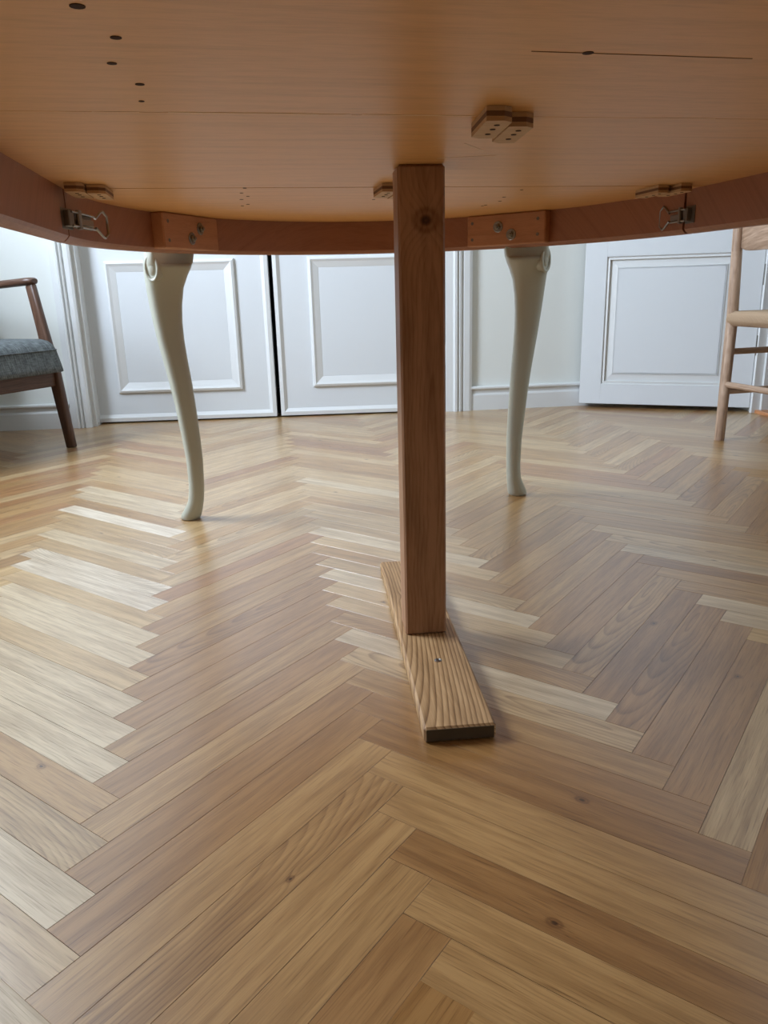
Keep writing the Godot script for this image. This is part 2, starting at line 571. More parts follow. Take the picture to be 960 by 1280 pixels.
	shell("trim_5", "white moulded head casing over the double doors", "door casing", [[-1.32, 0.405, 2.12, 2.2, 0, 0.028]], M.trim)

func baseboard(called: String, label: String, prof: PackedVector2Array, s0: float, s1: float) -> void:
	grain(0)
	var st := begin()
	# profile x out of the wall, y up, drawn along the wall
	extrude(st, prof, s1 - s0, Transform3D(Basis(Vector3.BACK, Vector3.UP, Vector3.RIGHT), Vector3.ZERO))
	tag(part(called, st, M.trim, self, room_xf(s0, 0, 0)), label, "baseboard", "", "structure")

func window(i: int, s: float, d0: float, d1: float) -> void:
	var o := thing("window_%d" % i, "tall white framed window in the left wall", "window", room_xf(s, 1.05, d0).origin, ROOM_TURN, "structure")
	var w := d1 - d0
	var h := 1.50
	var f := begin()
	grain(0)
	for e in [[0.0, 0.06], [w - 0.06, w]]:
		cbox(f, Vector3(-0.2, h * 0.5, (e[0] + e[1]) * 0.5), Vector3(0.08, h, e[1] - e[0]), 0.004)
	for e in [[0.0, 0.06], [h - 0.06, h]]:
		cbox(f, Vector3(-0.2, (e[0] + e[1]) * 0.5, w * 0.5), Vector3(0.08, e[1] - e[0], w - 0.12), 0.004)
	cbox(f, Vector3(-0.2, h * 0.5, w * 0.5), Vector3(0.07, h - 0.12, 0.07), 0.004)
	cbox(f, Vector3(-0.2, h * 0.68, w * 0.5), Vector3(0.068, 0.06, w - 0.12), 0.004)
	part("window_frame", f, M.trim, o)
	for k in 2:
		part("pane", box_of(Vector3(-0.2, h * 0.5, w * (0.25 + 0.5 * k)), Vector3(0.004, h - 0.12, w * 0.5 - 0.09), 0.0), M.glass, o)
	part("window_sill", box_of(Vector3(-0.09, -0.0 + 0.013, w * 0.5), Vector3(0.22, 0.024, w - 0.004), 0.006), M.trim, o)
	# daylight entering by this window
	var l := AreaLight3D.new()
	l.name = "window_daylight_%d" % i
	l.area_size = Vector2(w - 0.14, h - 0.14)
	l.light_energy = DAYLIGHT
	l.light_color = Color(0.86, 0.92, 1.0)
	l.area_range = 14.0
	l.area_attenuation = 2.0
	l.shadow_enabled = true
	o.add_child(l)
	l.position = Vector3(-0.15, h * 0.5, w * 0.5)
	l.rotation.y = -PI / 2     # shines along the room's +s

# ---------------------------------------------------------------- doors
func moulding(st: SurfaceTool, r: Rect2, prof: Array, z: float) -> void:
	# a mitred frame round rectangle r (x, y); prof: [inset, height] pairs, front to +z
	st.set_smooth_group(-1)
	for k in prof.size() - 1:
		var a := r.grow(-prof[k][0])
		var b := r.grow(-prof[k + 1][0])
		var ca := [a.position, Vector2(a.end.x, a.position.y), a.end, Vector2(a.position.x, a.end.y)]
		var cb := [b.position, Vector2(b.end.x, b.position.y), b.end, Vector2(b.position.x, b.end.y)]
		for i in 4:
			var j := (i + 1) % 4
			var za: float = z + prof[k][1]
			var zb: float = z + prof[k + 1][1]
			var p0 := Vector3(ca[i].x, ca[i].y, za)
			var p1 := Vector3(ca[j].x, ca[j].y, za)
			var p2 := Vector3(cb[j].x, cb[j].y, zb)
			var p3 := Vector3(cb[i].x, cb[i].y, zb)
			var mid := (p0 + p1 + p2 + p3) * 0.25
			var n := (p1 - p0).cross(p3 - p0).normalized()
			if n.z < 0.0 or (absf(n.z) < 1e-6 and n.dot(Vector3(r.get_center().x, r.get_center().y, mid.z) - mid) * (prof[k + 1][1] - prof[k][1]) > 0.0): n = -n
			face(st, [p0, p1, p2, p3], mid - n * 0.01)

func door_leaf(i: int, label: String, at: Vector3, turn: float, w: float, panel_l: float, panel_r: float) -> Node3D:
	# origin at the lower left corner of its front face
	var o := thing("door_%d" % i, label, "door", at, turn, "structure")
	grain(1)
	part("leaf", box_of(Vector3(w * 0.5, 1.053, -0.02), Vector3(w, 2.094, 0.04), 0.002), M.door, o)
	# border strip round the leaf
	var b := begin()
	moulding(b, Rect2(0.001, 0.007, w - 0.002, 2.092), [[0.0, 0.0], [0.0, 0.010], [0.016, 0.012], [0.030, 0.0]], 0.0)
	part("border_moulding", b, M.trim, o)
	for p in [[0.128, 0.674], [0.80, 2.0]]:
		var m := begin()
		moulding(m, Rect2(panel_l, p[0], panel_r - panel_l, p[1] - p[0]), [[0.0, 0.0], [0.003, 0.012], [0.012, 0.016], [0.022, 0.010], [0.044, 0.002], [0.047, -0.001]], 0.0)
		part("panel_moulding", m, M.trim, o)
		part("panel", box_of(Vector3((panel_l + panel_r) * 0.5, (p[0] + p[1]) * 0.5, 0.0), Vector3(panel_r - panel_l - 0.09, p[1] - p[0] - 0.09, 0.003), 0.0), M.door, o)
	return o

func doors() -> void:
	var l1 := Vector3(-1.264, 0, -3.339)
	var a := door_leaf(1, "left leaf of the white panelled double doors, between the armchair and the gap", l1, 0.0639, 0.805, 0.131, 0.665)
	var c := door_leaf(2, "right leaf of the white panelled double doors, behind the wooden post", Vector3(-0.4439, 0, -3.3985), 0.0578, 0.732, 0.148, 0.60)
	for e in [[a, 0.805], [c, 0.732]]:
		var h := begin()
		for y in [0.25, 1.85]:
			lathe(h, [[0.007, -0.045], [0.007, 0.045]], Transform3D(Basis.IDENTITY, Vector3(-0.004 if e[0] == a else e[1] + 0.003, y, 0.002)), 10)
		part("hinge", h, M.trim, e[0])
	var kn := begin()
	lathe(kn, [[0.010, 0.0], [0.010, 0.03], [0.022, 0.04], [0.026, 0.052], [0.018, 0.064], [0.004, 0.066]], Transform3D(Basis(Vector3.RIGHT, PI / 2), Vector3(0.05, 1.05, 0.0)), 14)
	part("door_knob", kn, M.steel, c)
	# jamb lining in the opening
	shell("trim_6", "white jamb lining of the double door opening", "door frame", [[-1.24, -1.225, 0, 2.12, -0.16, -0.0], [0.30, 0.302, 0, 2.12, -0.16, -0.12], [-1.225, 0.30, 2.105, 2.12, -0.16, -0.05]], M.trim)
	# the open door on the right, hinged at the right doorway
	var o := thing("door_3", "open white door with a recessed panel, standing against the far wall on the right", "door", Vector3(0.888, 0, -3.440), -0.3697, "structure")
	var w := 0.695
	var lo := 0.020
	grain(1)
	part("stile", box_of(Vector3(0.045, 1.06, -0.02), Vector3(0.09, 2.08, 0.04), 0.0008), M.door, o)
	part("stile", box_of(Vector3(w - 0.045, 1.06, -0.02), Vector3(0.09, 2.08, 0.04), 0.0008), M.door, o)
	for y in [[lo, 0.107], [0.640, 0.78], [1.97, 2.10]]:
		part("rail", box_of(Vector3(w * 0.5, (y[0] + y[1]) * 0.5, -0.02), Vector3(w - 0.18, y[1] - y[0], 0.04), 0.001), M.door, o)
	for y in [[0.107, 0.640], [0.78, 1.97]]:
		var r := Rect2(0.09, y[0], w - 0.18, y[1] - y[0])
		var m := begin()
		moulding(m, r, [[0.0, 0.0], [0.003, -0.007], [0.012, -0.004], [0.014, -0.016], [0.042, -0.012], [0.0435, -0.0085], [0.05, -0.0085]], 0.0)
		part("panel_moulding", m, M.trim, o)
		part("panel", box_of(Vector3(w * 0.5, (y[0] + y[1]) * 0.5, -0.02), Vector3(r.size.x - 0.09, r.size.y - 0.09, 0.023), 0.0), M.door, o)
	for y in [0.275, 0.552, 1.85]:
		var h := begin()
		lathe(h, [[0.006, -0.04], [0.006, 0.04]], Transform3D(Basis.IDENTITY, Vector3(w + 0.006, y, -0.002)), 10)
		cbox(h, Vector3(w + 0.02, y, -0.012), Vector3(0.024, 0.08, 0.003), 0.0)
		part("hinge", h, M.steel, o)
	# frame of the right doorway
	shell("trim_7", "white frame of the right doorway behind the light wooden chair", "door frame",
		[[1.505, 1.675, 0, 2.12, 0.385, 0.40], [1.54, 1.60, 0, 2.12, 0.40, 0.412], [1.505, 1.675, 0, 2.12, 1.135, 1.15], [1.505, 1.675, 2.105, 2.12, 0.40, 1.135]], M.trim)

# ---------------------------------------------------------------- table
const TA := 0.5331
const TB := 0.6770
const LEAF := 0.537
const TOP_Y := 0.700
const APRON_Y := 0.6248

func oval_at(phi: float, grow: float, near: bool) -> Vector3:
	# the oval of the table; phi runs from the left (PI) over the far end to the right (0), or over the near end
	var x := (TA + grow) * cos(phi)
	var z := (TB + grow) * sin(phi)
	return Vector3(x, 0, LEAF * 2.0 + z) if near else Vector3(x, 0, -z)

func apron(parent: Node, path: Callable, steps: int) -> void:
	# path(t, grow) -> point; one curved board of the apron
	grain(0, Vector2(0.7, 0.7), Vector2(0.13, 0.31))
	var prof := [[0.0, TOP_Y], [0.0, APRON_Y + 0.008], [0.003, APRON_Y + 0.004], [0.008, APRON_Y], [0.022, APRON_Y], [0.024, APRON_Y + 0.002], [0.024, TOP_Y]]
	var st := begin()
	var rings := []
	for k in steps + 1:
		var t := float(k) / steps
		var r := []
		for p in prof:
			var q: Vector3 = path.call(t, p[0])
			r.append(Vector3(q.x, p[1], q.z))
		rings.append(r)
	var n := prof.size()
	for k in steps:
		for i in n:
			var j := (i + 1) % n
			st.set_smooth_group(i + 1)
			var m := Vector3.ZERO
			for p in rings[k]: m += p / n
			face(st, [rings[k][i], rings[k][j], rings[k + 1][j], rings[k + 1][i]], m)
	st.set_smooth_group(-1)
	for k in [0, steps]:
		var other: Vector3 = rings[1 if k == 0 else steps - 1][0]
		face(st, rings[k], other)
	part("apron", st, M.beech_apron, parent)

func top_panel(parent: Node, outline: PackedVector2Array) -> MeshInstance3D:
	grain(0, Vector2(0.7, 0.7), Vector2(0.4, 0.2))
	var st := begin()
	var mid := Vector2.ZERO
	for p in outline: mid += p
	mid /= outline.size()
	prism(st, outline, TOP_Y + 0.022, TOP_Y, 0.0)
	var upper := []
	for p in outline: upper.append(Vector3(p.x, TOP_Y + 0.022, p.y))
	face(st, upper, Vector3(mid.x, TOP_Y, mid.y))
	return part("tabletop_panel", st, M.beech, parent)

func frame_at(centre: Vector3, out: Vector3) -> Transform3D:
	# local z looks along out (level), y is up
	var z := out.normalized()
	return Transform3D(Basis(Vector3.UP.cross(z), Vector3.UP, z), centre)

func corner_block(t: Node3D, p0: Vector3, p1: Vector3, side: int) -> void:
	# p0..p1: the ends of its inner face, left to right as seen from under the table
	var lean := Vector3(p1.z - p0.z, 0, p0.x - p1.x).normalized()
	if lean.z < 0: lean = -lean
	if side < 0: p0 += lean * 0.020
	else: p1 += lean * 0.020
	var mid := (p0 + p1) * 0.5
	var d := (p1 - p0).normalized()
	var inward := Vector3(-d.z, 0, d.x)
	if inward.z < 0: inward = -inward
	mid += inward * 0.014
	var xf := frame_at(Vector3(mid.x, 0.665, mid.z), inward)
	var len := (p1 - p0).length()
	grain(0, Vector2(0.9, 0.9), Vector2(0.37 * side, 0.6))
	var b := begin()
	cbox(b, Vector3(0, 0, -0.017), Vector3(len, 0.069, 0.034), 0.0025)
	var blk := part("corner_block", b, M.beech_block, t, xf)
	var sx := -1.0 if side < 0 else 1.0
	for q in [[-0.018 * 1.0, 0.0065], [0.017, -0.012]] if side > 0 else [[-0.023, -0.012], [0.012, 0.009]]:
		var bolt := begin()
		var turn := Transform3D(Basis(Vector3.RIGHT, PI / 2), Vector3(q[0], q[1], 0.0))
		lathe(bolt, [[0.0125, 0.0], [0.0125, 0.0015], [0.0115, 0.002]], turn, 20)
		lathe(bolt, [[0.0068, 0.002], [0.0068, 0.006], [0.0058, 0.007]], turn, 6)
		lathe(bolt, [[0.0035, 0.007], [0.0035, 0.0095], [0.0028, 0.0105]], turn, 10)
		part("bolt", bolt, M.steel, blk)
	for q in [[-0.43, 0.26], [-0.43, -0.27], [0.41, 0.26], [0.41, -0.22]]:
		var sc := begin()
		var turn := Transform3D(Basis(Vector3.RIGHT, PI / 2), Vector3(q[0] * len, q[1] * 0.069, 0.0))
		lathe(sc, [[0.0038, -0.001], [0.0038, 0.0004], [0.0022, 0.0006], [0.0016, 0.0002]], turn, 10)
		part("screw", sc, M.steel_dark, blk)

func cabriole(t: Node3D, base: Vector3, sd: float) -> void:
	# height, offset along the outward diagonal, half width
	var rows := [[0.0, 0.0046, 0.0205], [0.0025, 0.0046, 0.0240], [0.012, 0.001, 0.0250], [0.027, -0.0075, 0.0227], [0.040, -0.014, 0.0205], [0.053, -0.0197, 0.0190], [0.075, -0.024, 0.0184], [0.096, -0.0265, 0.0183], [0.158, -0.0282, 0.0193], [0.218, -0.0235, 0.0211], [0.278, -0.0176, 0.0227], [0.336, -0.0097, 0.0248], [0.394, 0.0008, 0.0270], [0.440, 0.0085, 0.0293], [0.479, 0.012, 0.0318], [0.516, 0.0125, 0.0350], [0.554, 0.0095, 0.0398], [0.581, 0.002, 0.0458], [0.595, -0.004, 0.0495], [0.6035, -0.0065, 0.0510], [0.6045, -0.007, 0.0512], [0.607, -0.008, 0.0520], [0.628, -0.015, 0.0517], [0.66, -0.017, 0.0510], [0.698, -0.017, 0.0505]]
	var o := Vector3(sd * 0.75, 0, -0.66).normalized()
	var ax := Vector3(cos(0.25 * sd), 0, sin(0.25 * sd))
	var az := Vector3(-ax.z, 0, ax.x)
	var inward := Vector3(-sd * 0.42, 0, 0.9).normalized()
	var rings := []
	for r in rows:
		var c: Vector3 = base + o * r[1] + Vector3(0, r[0], 0.045 * minf(r[0], 0.63) / 0.63)
		var power := 2.0 + 1.2 * smoothstep(0.02, 0.25, r[0])
		var rr := oval(c, ax * r[2], az * r[2] * 0.98, 32, power)
		if r[0] > 0.604:
			# the flat the apron board rests against
			var lim := (base + o * -0.015 + Vector3(0, 0, 0.045)).dot(inward) + 0.030
			for i in rr.size():
				var over: float = rr[i].dot(inward) - lim
				if over > 0.0 and r[0] > 0.604: rr[i] -= inward * over
		rings.append(rr)
	grain(1)
	var st := begin()
	skin(st, rings)
	var leg := part("leg", st, M.leg_paint, t)
	# scroll eye on its outer side
	var face_out := Vector3(sd * 0.62, 0, 0.78).normalized()
	var c := base + o * -0.012 + Vector3(0, 0.596, 0.043) + Vector3(sd * 0.0345, 0, 0.0385)
	var sc := begin()
	var up := Vector3.UP
	var sx := up.cross(face_out)
	var path := []
	for i in 24:
		var a := TAU * i / 24
		path.append(c + up * sin(a) * 0.0255 + sx * cos(a) * 0.0175)
	tube(sc, path, 0.0042, 8, true)
	var rg := []
	for k in 7:
		var a := PI * 0.5 * k / 6.0
		rg.append(oval(c + face_out * (0.007 * sin(a) - 0.002), up * 0.0165 * maxf(cos(a), 0.02), sx * 0.0112 * maxf(cos(a), 0.02), 16))
	skin(sc, rg)
	skin(sc, [oval(c + face_out * 0.0005, up * 0.0255, sx * 0.0175, 24), oval(c - face_out * 0.018, up * 0.0265, sx * 0.0185, 24), oval(c - face_out * 0.034, up * 0.022, sx * 0.015, 24)])
	part("scroll", sc, M.leg_paint, leg)

func latch(t: Node3D, at: Vector3, inward: Vector3, dir: float, stretch: float) -> void:
	# dir: which way along local x the pull loop lies
	var xf := frame_at(at, inward)
	xf.basis = xf.basis * Basis.from_scale(Vector3(stretch, 1.15, 1.2))
	var b := begin()
	grain(0)
	cbox(b, Vector3(-dir * 0.014, 0, 0.001), Vector3(0.030, 0.026, 0.002), 0.0005)
	cbox(b, Vector3(-dir * 0.012, 0, 0.005), Vector3(0.012, 0.020, 0.008), 0.001)
	cbox(b, Vector3(dir * 0.026, 0, 0.001), Vector3(0.040, 0.020, 0.002), 0.0005)
	var l := part("latch", b, M.steel_dark, t, xf)
	var lev := begin()
	for y in [-0.0085, 0.0085]:
		tube(lev, [Vector3(-dir * 0.012, y, 0.009), Vector3(dir * 0.03, y, 0.007), Vector3(dir * 0.05, y, 0.005)], 0.0016, 8)
	cbox(lev, Vector3(dir * 0.024, -0.002, 0.006), Vector3(0.034, 0.009, 0.004), 0.001)
	lathe(lev, [[0.0035, -0.012], [0.0035, 0.012]], Transform3D(Basis.IDENTITY, Vector3(dir * 0.006, 0, 0.008)), 10)
	part("lever", lev, M.steel, l)
	var ring := begin()
	tube(ring, [Vector3(dir * 0.048, 0.006, 0.006), Vector3(dir * 0.062, 0.016, 0.007), Vector3(dir * 0.068, 0.018, 0.007), Vector3(dir * 0.078, 0.012, 0.007), Vector3(dir * 0.078, -0.012, 0.007), Vector3(dir * 0.068, -0.018, 0.007), Vector3(dir * 0.062, -0.016, 0.007), Vector3(dir * 0.048, -0.006, 0.006)], 0.0018, 8)
	part("pull_loop", ring, M.steel, l)

func align_block(t: Node3D, x: float, z: float, turn: float, length := 0.088) -> void:
	var b := begin()
	grain(0, Vector2(1.2, 1.2), Vector2(0.7, 0.1))
	var blk: MeshInstance3D = null
	var k := length * 0.5
	var poly := PackedVector2Array([Vector2(-0.0125, -k + 0.008), Vector2(-0.004, -k), Vector2(0.0125, -k), Vector2(0.0125, k - 0.008), Vector2(0.004, k), Vector2(-0.0125, k)])
	for i in 3:
		var st := begin()
		var y1 := 0.0 - i * 0.0042
		prism(st, poly, y1, y1 - 0.0040, 0.0)
		if blk == null:
			blk = part("guide_block", st, M.ply, t, Transform3D(Basis(Vector3.UP, turn), Vector3(x, TOP_Y - 0.0003, z)))
		else:
			part("ply_layer", st, M.ply if i == 2 else M.ply_dark, blk)
	for q in [-0.45, 0.1, 0.55]:
		var h := begin()
		lathe(h, [[0.0028, -0.0129], [0.0028, -0.0123]], Transform3D(Basis.IDENTITY, Vector3(0.001, 0, q * k)), 10)
		part("screw_hole", h, M.hole, blk)

func table() -> void:
	var t := thing("dining_table", "large oval extending wooden table on pale cabriole legs, seen from underneath", "table", Vector3(0.0531, 0, -1.3466), 0.1755)
	# four top panels with a hair of air between them
	var far_half := PackedVector2Array()
	for i in 41: 
		var p := oval_at(PI - PI * i / 40.0, 0.062, false)
		far_half.append(Vector2(p.x, minf(p.z, -0.0042)))
	top_panel(t, far_half)
	top_panel(t, PackedVector2Array([Vector2(-TA - 0.062, 0.0006), Vector2(TA + 0.062, 0.0006), Vector2(TA + 0.062, LEAF - 0.0006), Vector2(-TA - 0.062, LEAF - 0.0006)]))
	top_panel(t, PackedVector2Array([Vector2(-TA - 0.062, LEAF + 0.0006), Vector2(TA + 0.062, LEAF + 0.0006), Vector2(TA + 0.062, LEAF * 2.0 - 0.0006), Vector2(-TA - 0.062, LEAF * 2.0 - 0.0006)]))
	var near_half := PackedVector2Array()
	for i in 41:
		var p := oval_at(PI * i / 40.0, 0.062, true)
		near_half.append(Vector2(p.x, maxf(p.z, LEAF * 2.0 + 0.0006)))
	top_panel(t, near_half)
	# apron boards
	apron(t, func(f, g): return oval_at(PI - 0.0075 - (PI - 0.0075 - 0.0965) * f, g, false), 48)
	for sd in [-1.0, 1.0]:
		for k in 2:
			var z0 := LEAF * k + 0.0016 - (0.0605 if sd > 0.0 and k == 0 else 0.0)
			var z1 := LEAF * (k + 1) - 0.0016
			apron(t, func(f, g): return Vector3(sd * (TA + g - (0.002 * (1.0 - f) if sd > 0.0 and k == 0 else 0.0)), 0, lerpf(z0, z1, f)), 2)
	# hidden splines that close the joints
	for q in [[-TA - 0.016, 0.0], [TA + 0.016, -0.0608]]:
		part("joint_spline", box_of(Vector3(q[0], 0.662, q[1]), Vector3(0.008, 0.06, 0.02), 0.0), M.beech_apron, t)
	for z in [-0.0018, LEAF, LEAF * 2.0]:
		part("joint_spline", box_of(Vector3(0, TOP_Y + 0.016, z), Vector3(TA * 2.0, 0.006, 0.012), 0.0), M.beech_apron, t)
	apron(t, func(f, g): return oval_at(0.003 + (PI - 0.006) * f, g, true), 40)
	corner_block(t, Vector3(-0.449, 0, -0.381), Vector3(-0.3114, 0, -0.5841), -1)
	corner_block(t, Vector3(0.277, 0, -0.575), Vector3(0.4249, 0, -0.4326), 1)
	cabriole(t, Vector3(-0.438, 0, -0.5825), -1.0)
	cabriole(t, Vector3(0.4115, 0, -0.5805), 1.0)
	latch(t, Vector3(-TA + 0.006, 0.6555, 0.004), Vector3(0.97, 0, 0.22), 1.0, 1.6)
	latch(t, Vector3(TA - 0.001, 0.6565, -0.056), Vector3.LEFT, -1.0, 1.0)
	# ply guide blocks, in pairs across the joints
	for q in [[-0.036, 0.540, -0.12], [-0.006, 0.515, -0.12], [-0.040, 0.008, 0.0], [-0.012, -0.016, 0.0], [-0.505, 0.030, 0.0], [-0.478, 0.008, 0.0], [0.445, -0.028, 0.0], [0.474, -0.006, 0.0]]:
		align_block(t, q[0], q[1], q[2])
	# old screw holes in the underside
	for q in [[-0.3621, 0.8067, 4.4], [-0.3494, 0.7516, 3.6], [-0.3604, 0.6929, 3.4], [-0.3481, 0.6362, 3.6], [-0.3532, 0.5799, 2.4], [-0.0321, 0.7456, 4.0], [-0.2619, -0.0054, 3], [-0.2665, -0.0691, 3], [-0.2554, -0.116, 3], [-0.2658, -0.165, 3.4], [-0.2535, -0.2473, 3.4], [-0.2636, -0.2757, 3], [0.2328, -0.2265, 3.4], [0.2275, -0.3016, 3.4], [0.2257, -0.3174, 3], [0.2169, -0.1565, 3.6], [0.2108, -0.0463, 3], [-0.0258, -0.1809, 3]]:
		var h := begin()
		lathe(h, [[q[2] * 0.001, -0.0004], [q[2] * 0.001, 0.0008]], Transform3D(Basis.IDENTITY, Vector3(q[0], TOP_Y, q[1])), 12)
		part("screw_hole", h, M.hole, t)
	# pale wear along the near joint
	grain(0)
	rng.seed = 5
	part("scratch", box_of(Vector3(0.012, TOP_Y, 0.744), Vector3(0.172, 0.0005, 0.0011), 0.0, Basis(Vector3.UP, 0.022)), M.hole_soft, t)
	part("scratch", box_of(Vector3(0.000, TOP_Y, 0.368), Vector3(0.060, 0.0005, 0.0018), 0.0, Basis(Vector3.UP, 0.9)), M.scratch, t)
	part("scratch", box_of(Vector3(0.010, TOP_Y, 0.300), Vector3(0.075, 0.0005, 0.0022), 0.0, Basis(Vector3.UP, -0.35)), M.scratch, t)
	for q in [[-0.40, -0.36, 0.5], [-0.335, -0.20, 1.3], [-0.20, -0.17, 0.6], [-0.16, -0.05, 0.9], [0.13, 0.20, 0.8], [0.27, 0.33, 0.7]]:
		part("worn_edge", box_of(Vector3((q[0] + q[1]) * 0.5, TOP_Y, LEAF + 0.0012), Vector3(q[1] - q[0], 0.0006, q[2] * 0.0024), 0.0), M.scratch, t)

func support() -> void:
	var turn := 0.087
	var o := thing("support_post", "square brown pine post on a long flat foot board, propping the table middle", "post", Vector3(0.0585, 0, -1.131), turn)
	grain(1, Vector2(-1.39, 7.0), Vector2(0.5, 0.3))
	part("post", box_of(Vector3(0, 0.3602, 0), Vector3(0.064, 0.6784, 0.060), 0.003), M.pine, o)
	# foot board with rounded long edges
	var b := begin()
	grain(2, Vector2(1.56, 7.0), Vector2(0.5, 0.45))
	cbox(b, Vector3(0.0035, 0.0105, -0.008), Vector3(0.091, 0.021, 0.606), 0.003)
	var foot := part("foot_board", b, M.pine_foot, o)
	var e := begin()
	cbox(e, Vector3(0.0035, 0.0110, 0.2955), Vector3(0.085, 0.016, 0.0006), 0.0)
	part("sawn_end", e, M.pine_end, foot)
	var s := begin()
	lathe(s, [[0.0055, 0.0195], [0.0055, 0.0216], [0.0040, 0.0224], [0.0026, 0.0214]], Transform3D(Basis.IDENTITY, Vector3(0.004, 0, 0.119)), 14)
	part("screw", s, M.steel, foot)

# ---------------------------------------------------------------- chairs
func armchair() -> void:
	# origin at the foot of its far front leg; local x runs along the seat front towards the camera, local z out of the front
	var d := Vector3(-0.42, 0, 0.91).normalized()
	var n := Vector3(0.91, 0, 0.42).normalized()
	var o := thing("armchair", "low dark wooden armchair with a blue grey cushion at the left edge", "armchair", Vector3(-1.156, 0, -2.822))
	o.transform.basis = Basis(d, Vector3.UP, n) if d.cross(Vector3.UP).dot(n) > 0 else Basis(-d, Vector3.UP, n)
	var sx := 1.0 if d.cross(Vector3.UP).dot(n) > 0 else -1.0
	var W := 0.60
	var D := 0.56
	grain(1, Vector2(1.6, 8.0), Vector2(0.2, 0.3))
	for k in 2:
		var x := sx * W * k
		var f := begin()
		bar(f, Vector3(x, 0, 0), Vector3(x, 0.27, -0.033), Vector2(0.013, 0.017), Vector2(0.014, 0.027), Vector3.RIGHT)
		bar(f, Vector3(x, 0.265, -0.0325), Vector3(x, 0.582, -0.088), Vector2(0.014, 0.027), Vector2(0.012, 0.017), Vector3.RIGHT)
		part("leg", f, M.walnut, o)
	for k in 2:
		var x := sx * (0.03 + (W - 0.06) * k)
		var f := begin()
		bar(f, Vector3(x, 0, -D - 0.06), Vector3(x, 0.40, -D + 0.02), Vector2(0.013, 0.017), Vector2(0.014, 0.024), Vector3.RIGHT)
		bar(f, Vector3(x, 0.36, -D + 0.015), Vector3(x, 0.78, -D - 0.09), Vector2(0.014, 0.024), Vector2(0.012, 0.016), Vector3.RIGHT)
		part("leg", f, M.walnut, o)
	grain(0, Vector2(1.6, 8.0), Vector2(0.1, 0.1))
	part("front_rail", box_of(Vector3(sx * W * 0.5, 0.2535, -0.032), Vector3(W - 0.02, 0.053, 0.022), 0.004), M.walnut, o)
	part("back_rail", box_of(Vector3(sx * W * 0.5, 0.245, -D + 0.0), Vector3(W - 0.08, 0.042, 0.022), 0.004), M.walnut, o)
	part("top_rail", box_of(Vector3(sx * W * 0.5, 0.74, -D - 0.08), Vector3(W - 0.08, 0.06, 0.02), 0.006), M.walnut, o)
	grain(2, Vector2(1.6, 8.0), Vector2(0.3, 0.1))
	for k in 2:
		var x := sx * (0.012 + (W - 0.024) * k)
		var rl := begin()
		bar(rl, Vector3(x, 0.245, -0.03), Vector3(x + sx * (0.02 - 0.04 * k), 0.232, -D), Vector2(0.010, 0.021), Vector2(0.010, 0.021), Vector3.RIGHT)
		part("side_rail", rl, M.walnut, o)
		var x2 := sx * W * k
		var rg := []
		for q in [[0.020, 0.5, 0.55], [0.008, 0.93, 0.92], [-0.02, 1.0, 1.0], [-0.15, 1.05, 1.0], [-0.32, 1.0, 0.95], [-0.50, 0.8, 0.9], [-D - 0.03, 0.6, 0.8]]:
			var z: float = q[0] - 0.085
			rg.append(oval(Vector3(x2, 0.596 + (z + 0.06) * 0.055, z), Vector3(0.026 * q[1], 0, 0), Vector3(0, 0.0135 * q[2], 0), 18, 2.6))
		var am := begin()
		skin(am, rg)
		part("armrest", am, M.walnut, o)
	for k in 5:
		grain(0, Vector2(1.6, 8.0), Vector2(0.1, k * 0.2))
		part("seat_slat", box_of(Vector3(sx * W * 0.5, 0.264 - 0.003 * k, -0.09 - k * 0.105), Vector3(W - 0.05, 0.012, 0.05), 0.002), M.walnut, o)
	grain(0, Vector2(1.0, 1.0))
	# seat cushion: a soft wedge, squarer below
	var cu := begin()
	var rings := []
	var x0 := 0.017
	var x1 := W - 0.017
	for q in [[0.0, 0.80], [0.006, 0.93], [0.02, 0.99], [0.05, 1.0], [0.5, 1.0], [0.95, 1.0], [0.98, 0.99], [0.994, 0.93], [1.0, 0.80]]:
		var x: float = sx * lerpf(x0, x1, q[0])
		var g: float = q[1]
		var r := []
		for p in [[0.044, 0.284], [0.040, 0.300], [0.022, 0.358], [0.010, 0.377], [-0.012, 0.390], [-0.05, 0.397], [-0.25, 0.396], [-0.46, 0.375], [-0.52, 0.355], [-0.53, 0.31], [-0.52, 0.258], [-0.45, 0.262], [-0.2, 0.274], [0.0, 0.281], [0.036, 0.2815]]:
			r.append(Vector3(x, 0.33 + (p[1] - 0.33) * g, -0.22 + (p[0] + 0.22) * (0.5 + 0.5 * g)))
		rings.append(r)
	skin(cu, rings)
	var cush := part("seat_cushion", cu, M.cloth, o)
	var pip := begin()
	var pp := []
	for q in [[0.02, 0.022], [0.2, 0.023], [0.5, 0.023], [0.8, 0.023], [0.98, 0.022]]:
		pp.append(Vector3(sx * lerpf(x0, x1, q[0]), 0.3595, q[1] + 0.0005))
	tube(pip, pp, 0.0022, 6)
	part("piping", pip, M.cloth, cush)
	var bk := begin()
	rings = []
	for q in [[0.0, 0.8], [0.02, 0.97], [0.06, 1.0], [0.94, 1.0], [0.98, 0.97], [1.0, 0.8]]:
		var x: float = sx * lerpf(0.035, W - 0.035, q[0])
		rings.append(oval(Vector3(x, 0.585, -D + 0.02), Vector3(0, 0.20, -0.055) * q[1], Vector3(0, 0.012, 0.05) * q[1], 24, 3.4))
	skin(bk, rings)
	part("back_cushion", bk, M.cloth, o)

